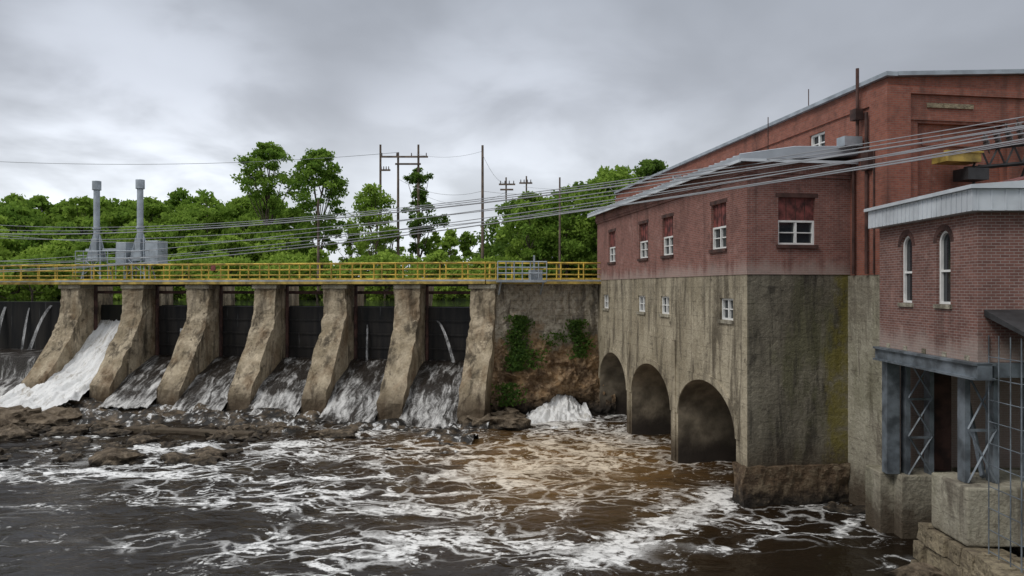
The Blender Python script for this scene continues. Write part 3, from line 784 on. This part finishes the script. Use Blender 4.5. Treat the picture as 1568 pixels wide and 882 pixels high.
def merge(name,L,mats):
    off=0;V=[];F=[];MI=[];TN=[]
    for v,f,m,t in L:
        V.append(v);F.append(f+off);MI.append(m);TN.append(t);off+=len(v)
    return npmesh(name,np.concatenate(V),np.concatenate(F),mats,np.concatenate(MI),None,{'tint':np.concatenate(TN)})
rng=np.random.default_rng(5)
def UX(u,Y):return (u-784)/1130*Y
def VZ(v,Y):return 8+(441-v)/1130*Y
def lone(name,u,v,Yd,R,cb,mats,**k):
    H=VZ(v,Yd)-8;merge(name,[tree(rng,UX(u,Yd),Yd,8,H,R,cb,**k)],mats)
lone('maple_tree',410,214,90,3.5,.50,['leaf','bark'],ncl=85,lpc=80,ls=.22,kind='d',tint=.1,rc=(.17,.30))
lone('maple_tree',488,222,88,3.5,.34,['leaf','bark'],ncl=120,lpc=80,ls=.22,kind='d',tint=.1,rc=(.17,.30))
lone('pine_tree',642,248,86,3.0,.25,['leafd','bark'],ncl=60,lpc=80,ls=.2,kind='x',tint=.15,rc=(.16,.28))
lone('ash_tree',574,275,84,2.5,.3,['leaf','bark'],ncl=60,lpc=80,ls=.22,kind='d',tint=.6)
lone('oak_tree',940,250,70,4.6,.12,['leaf','bark'],ncl=140,lpc=80,ls=.22,tint=.35,rc=(.15,.28))
lone('oak_tree',998,238,76,3.6,.2,['leafd','bark'],ncl=100,lpc=80,ls=.22,tint=.3,rc=(.15,.28))
lone('oak_tree',868,283,72,4.0,.12,['leaf','bark'],ncl=110,lpc=80,ls=.22,tint=.15,rc=(.15,.28))
lone('oak_tree',812,290,74,3.3,.12,['leaf','bark'],ncl=100,lpc=80,ls=.22,tint=.35,rc=(.15,.28))
L=[]
for i in range(34):
    u=-60+i*15.5+rng.uniform(-6,6);Yd=rng.uniform(95,120)
    v=rng.uniform(292,318)-(10 if 230<u<380 else 0)
    if u>470: v=rng.uniform(330,350)
    L.append(tree(rng,UX(u,Yd),Yd,8,VZ(v,Yd)-8,rng.uniform(3.2,5),.1,ncl=70,lpc=50,ls=.36,tint=rng.uniform(-.1,.6),rc=(.18,.32)))
merge('forest_trees',L,['leaf','bark'])
L=[]
for i in range(26):
    u=-40+i*19+rng.uniform(-6,6);Yd=rng.uniform(80,92);v=rng.uniform(325,372)
    L.append(tree(rng,UX(u,Yd),Yd,7.5,VZ(v,Yd)-7.5,rng.uniform(2.3,3.8),.05,ncl=50,lpc=60,ls=.27,tint=rng.uniform(-.1,1.0),rc=(.2,.36)))
for u,v in((540,335),(600,345),(665,350),(690,345),(715,352),(745,372),(765,365),(785,330),(1020,262),(1045,270),(1085,280)):
    Yd=rng.uniform(84,98);L.append(tree(rng,UX(u,Yd),Yd,7.5,VZ(v,Yd)-7.5,rng.uniform(2.2,3.2),.05,ncl=46,lpc=60,ls=.25,kind='x',tint=rng.uniform(.3,.9),rc=(.17,.32)))
merge('woodland_edge_trees',L,['leaf','bark'])
L=[]
for i in range(60):
    u=-40+i*17.5+rng.uniform(-6,6);Yd=rng.uniform(72,78)
    v=rng.uniform(380,408)
    L.append(tree(rng,UX(u,Yd),Yd,6.6,VZ(v,Yd)-6.6,rng.uniform(1.6,2.6),.0,ncl=24,lpc=60,ls=.22,tint=rng.uniform(.2,1),rc=(.3,.5)))
merge('bank_shrubs',L,['leaf','bark'])
L=[]
for u,v in((790,305),(900,270),(960,300),(850,330),(905,330),(1010,290)):
    Yd=rng.uniform(80,86);L.append(tree(rng,UX(u,Yd),Yd,7.5,VZ(v,Yd)-7.5,4.2,.05,ncl=80,lpc=60,ls=.28,tint=rng.uniform(.1,.5),rc=(.2,.34)))
merge('background_grove',L,['leafd','bark'])
def ivy(cx,z0,z1,w,n,yo):
    xx=cx+rng.normal(size=n)*w;zz=z0+(z1-z0)*rng.random(n)**.9
    xx+= (fbm(zz*1.2,zz*0+cx,3,91)-.5)*1.4
    s=(xx-P0[0])/dv[0];yy=P0[1]+dv[1]*s-yo-np.clip(4.7-zz,0,9)*.22-rng.random(n)*.3
    v,f=leaves(rng,np.stack([xx,yy,zz],1),.12);return v,f,np.zeros(len(f)),np.full(len(v),.0)
merge('ivy',[ivy(.5,2.9,6.3,.30,1700,.2),ivy(4.3,3.6,6.0,.34,800,.2),ivy(1.2,3.0,4.2,.5,300,.3),ivy(.0,.9,2.2,.4,500,.6),ivy(2.6,4.4,5.2,.5,160,.2)],['leafd'])

# ================================================================== POLES
def pole(name,parts):
    mb=MB()
    for fn in parts: fn(mb)
    return mb.build(name,['wood','porc'],None)
def P_(u,v,Yd,r=.16):
    x=UX(u,Yd);zt=VZ(v,Yd)
    return lambda mb:mb.tube((x,Yd,7.5),(x,Yd,zt),r*1.15,r*.75,10)
def arm(x0,x1,y,z,ins=True):
    def f(mb):
        mb.box(x0,x1,y-.28,y-.14,z-.1,z+.1)
        if ins:
            for x in np.linspace(x0+.2,x1-.2,4): mb.tube((x,y-.2,z+.1),(x,y-.2,z+.45),.07,.05,8,1)
    return f
Yd=85
pole('h_frame_power_pole',[P_(583,222,Yd+3),P_(610,234,Yd),P_(641,222,Yd),arm(UX(583,Yd),UX(656,Yd),Yd,VZ(241,Yd)),arm(UX(606,Yd),UX(645,Yd),Yd,VZ(252,Yd),False),arm(UX(575,Yd),UX(592,Yd),Yd+3,VZ(255,Yd))])
pole('utility_pole',[P_(739,223,80,.17)])
pole('utility_pole',[P_(488,305,70,.12)])
pole('utility_pole',[P_(775,272,92,.13),arm(UX(764,92),UX(789,92),92,VZ(283,92)),arm(UX(766,92),UX(786,92),92,VZ(291,92),False)])
pole('utility_pole',[P_(806,270,95,.13),arm(UX(795,95),UX(815,95),95,VZ(281,95))])
pole('utility_pole',[P_(857,272,66,.10)])
pole('utility_pole',[lambda mb:mb.tube((-47,60.5,5),(-47,60.5,15.5),.2,.14,10),arm(-48.5,-45.5,60.5,13.5)])
cabs=[]
for i,(zl,zr,sg,r) in enumerate([(13.45,13.35,1.7,.018),(12.95,13.15,1.5,.018),(12.55,12.95,1.35,.032),(12.35,12.75,1.6,.018),(13.0,12.5,2.2,.016),
        (9.9,12.9,.9,.018),(9.7,12.65,1.1,.018),(9.4,12.45,1.2,.026),(9.1,12.3,1.0,.016),(10.4,12.7,1.7,.015)]):
    cabs.append(((16.6-.12*i,22.2-.15*i,zr),(-46,60-.4*i,zl),sg,r))
cabs+= [((-13,85,23.6),(-75,80,23),1.5,.025),((-11,85,23.4),(-3.2,80,22.8),.5,.015),((-3.2,80,22.5),(-.7,92,21),.8,.015),((-13,85,20.5),(-3.2,80,18.5),1,.02),((-3.2,80,18.5),(12,75,19.5),1,.02),((-10.8,85,19),(-.7,92,20),1.5,.015),((1.5,95,21),(30,60,19),1.5,.015)]
mb=MB()
for p0,p1,sg,r in cabs:
    n=44;p0=Vector(p0);p1=Vector(p1);pr=None
    for i in range(n+1):
        q=i/n;p=p0.lerp(p1,q);p.z-=4*sg*q*(1-q)
        if pr is not None:mb.tube(pr,p,r,None,5)
        pr=p
mb.build('power_lines',['cable'],None,recalc=False)

# ================================================================== WORLD
w=bpy.data.worlds.new('World');scene.world=w;w.use_nodes=True
nt=w.node_tree;nt.nodes.clear()
t=NT.__new__(NT);t.t=nt;t.n=nt.nodes;t.l=nt.links
out_=nt.nodes.new('ShaderNodeOutputWorld')
sky=nt.nodes.new('ShaderNodeTexSky');sky.sky_type='NISHITA';sky.sun_disc=False
sund=Vector((-.75,-.5,1.0)).normalized()
el=math.asin(sund.z);sky.sun_elevation=el;sky.sun_rotation=math.atan2(sund.x,sund.y)
bg1=nt.nodes.new('ShaderNodeBackground');nt.links.new(sky.outputs[0],bg1.inputs[0]);bg1.inputs[1].default_value=.07
tc=nt.nodes.new('ShaderNodeTexCoord').outputs['Generated']
x,y,z=t.xyz(tc)
zz=t.math('ADD',t.math('MAXIMUM',z,0),.30)
pv=t.comb(t.math('DIVIDE',x,zz),t.math('DIVIDE',y,zz),0)
n=t.noise(pv,.95,5,.5,.3);n2=t.noise(pv,2.3,5,.5,.3)
rp=nt.nodes.new('ShaderNodeValToRGB');nt.links.new(z,rp.inputs[0])
e=rp.color_ramp.elements
e[0].position=0;e[0].color=(.82,.86,.91,1);e[1].position=1;e[1].color=(1.1,1.12,1.15,1)
for pos,c in((.10,(.76,.80,.855)),(.17,(.64,.675,.735)),(.24,(.50,.53,.59)),(.37,(.40,.43,.485)),(.6,(.8,.83,.87))):
    q=e.new(pos);q.color=(*c,1)
def lobe(d,a,b):
    d=Vector(d).normalized();vm=nt.nodes.new('ShaderNodeVectorMath');vm.operation='DOT_PRODUCT';nt.links.new(tc,vm.inputs[0]);vm.inputs[1].default_value=d
    return t.rng(vm.outputs['Value'],math.cos(a),math.cos(b))
lb=t.math('ADD',t.math('MULTIPLY',lobe((-.50,1,.21),.24,.0),.6),t.math('MULTIPLY',lobe((.02,1,.16),.28,0),.32))
lb=t.math('MULTIPLY',lb,t.rng(n2,.36,.6,.25,1.0))
f=t.math('ADD',t.math('ADD',t.rng(n,.33,.67,.82,1.13),t.rng(n2,.33,.67,-.06,.06)),lb)
cl=t.mix(1.0,rp.outputs[0],t.comb(f,f,f),'MULTIPLY')
bg2=nt.nodes.new('ShaderNodeBackground');nt.links.new(cl,bg2.inputs[0]);bg2.inputs[1].default_value=1.0
mx=nt.nodes.new('ShaderNodeMixShader');mx.inputs[0].default_value=.93
nt.links.new(bg1.outputs[0],mx.inputs[1]);nt.links.new(bg2.outputs[0],mx.inputs[2]);nt.links.new(mx.outputs[0],out_.inputs[0])
sl=bpy.data.lights.new('sun','SUN');sl.energy=1.4;sl.angle=math.radians(20);sl.color=(1,.965,.91)
so=bpy.data.objects.new('sun',sl);col.objects.link(so);so.rotation_euler=sund.to_track_quat('Z','Y').to_euler()
# ================================================================== CAMERA
cd=bpy.data.cameras.new('camera');cd.lens=26;cd.sensor_width=36;cd.clip_end=6000;cd.clip_start=.1
co=bpy.data.objects.new('camera',cd);col.objects.link(co);co.location=(0,0,8);co.rotation_euler=(math.radians(90),0,0)
scene.camera=co
scene.view_settings.view_transform='Standard';scene.view_settings.look='None';scene.view_settings.exposure=0
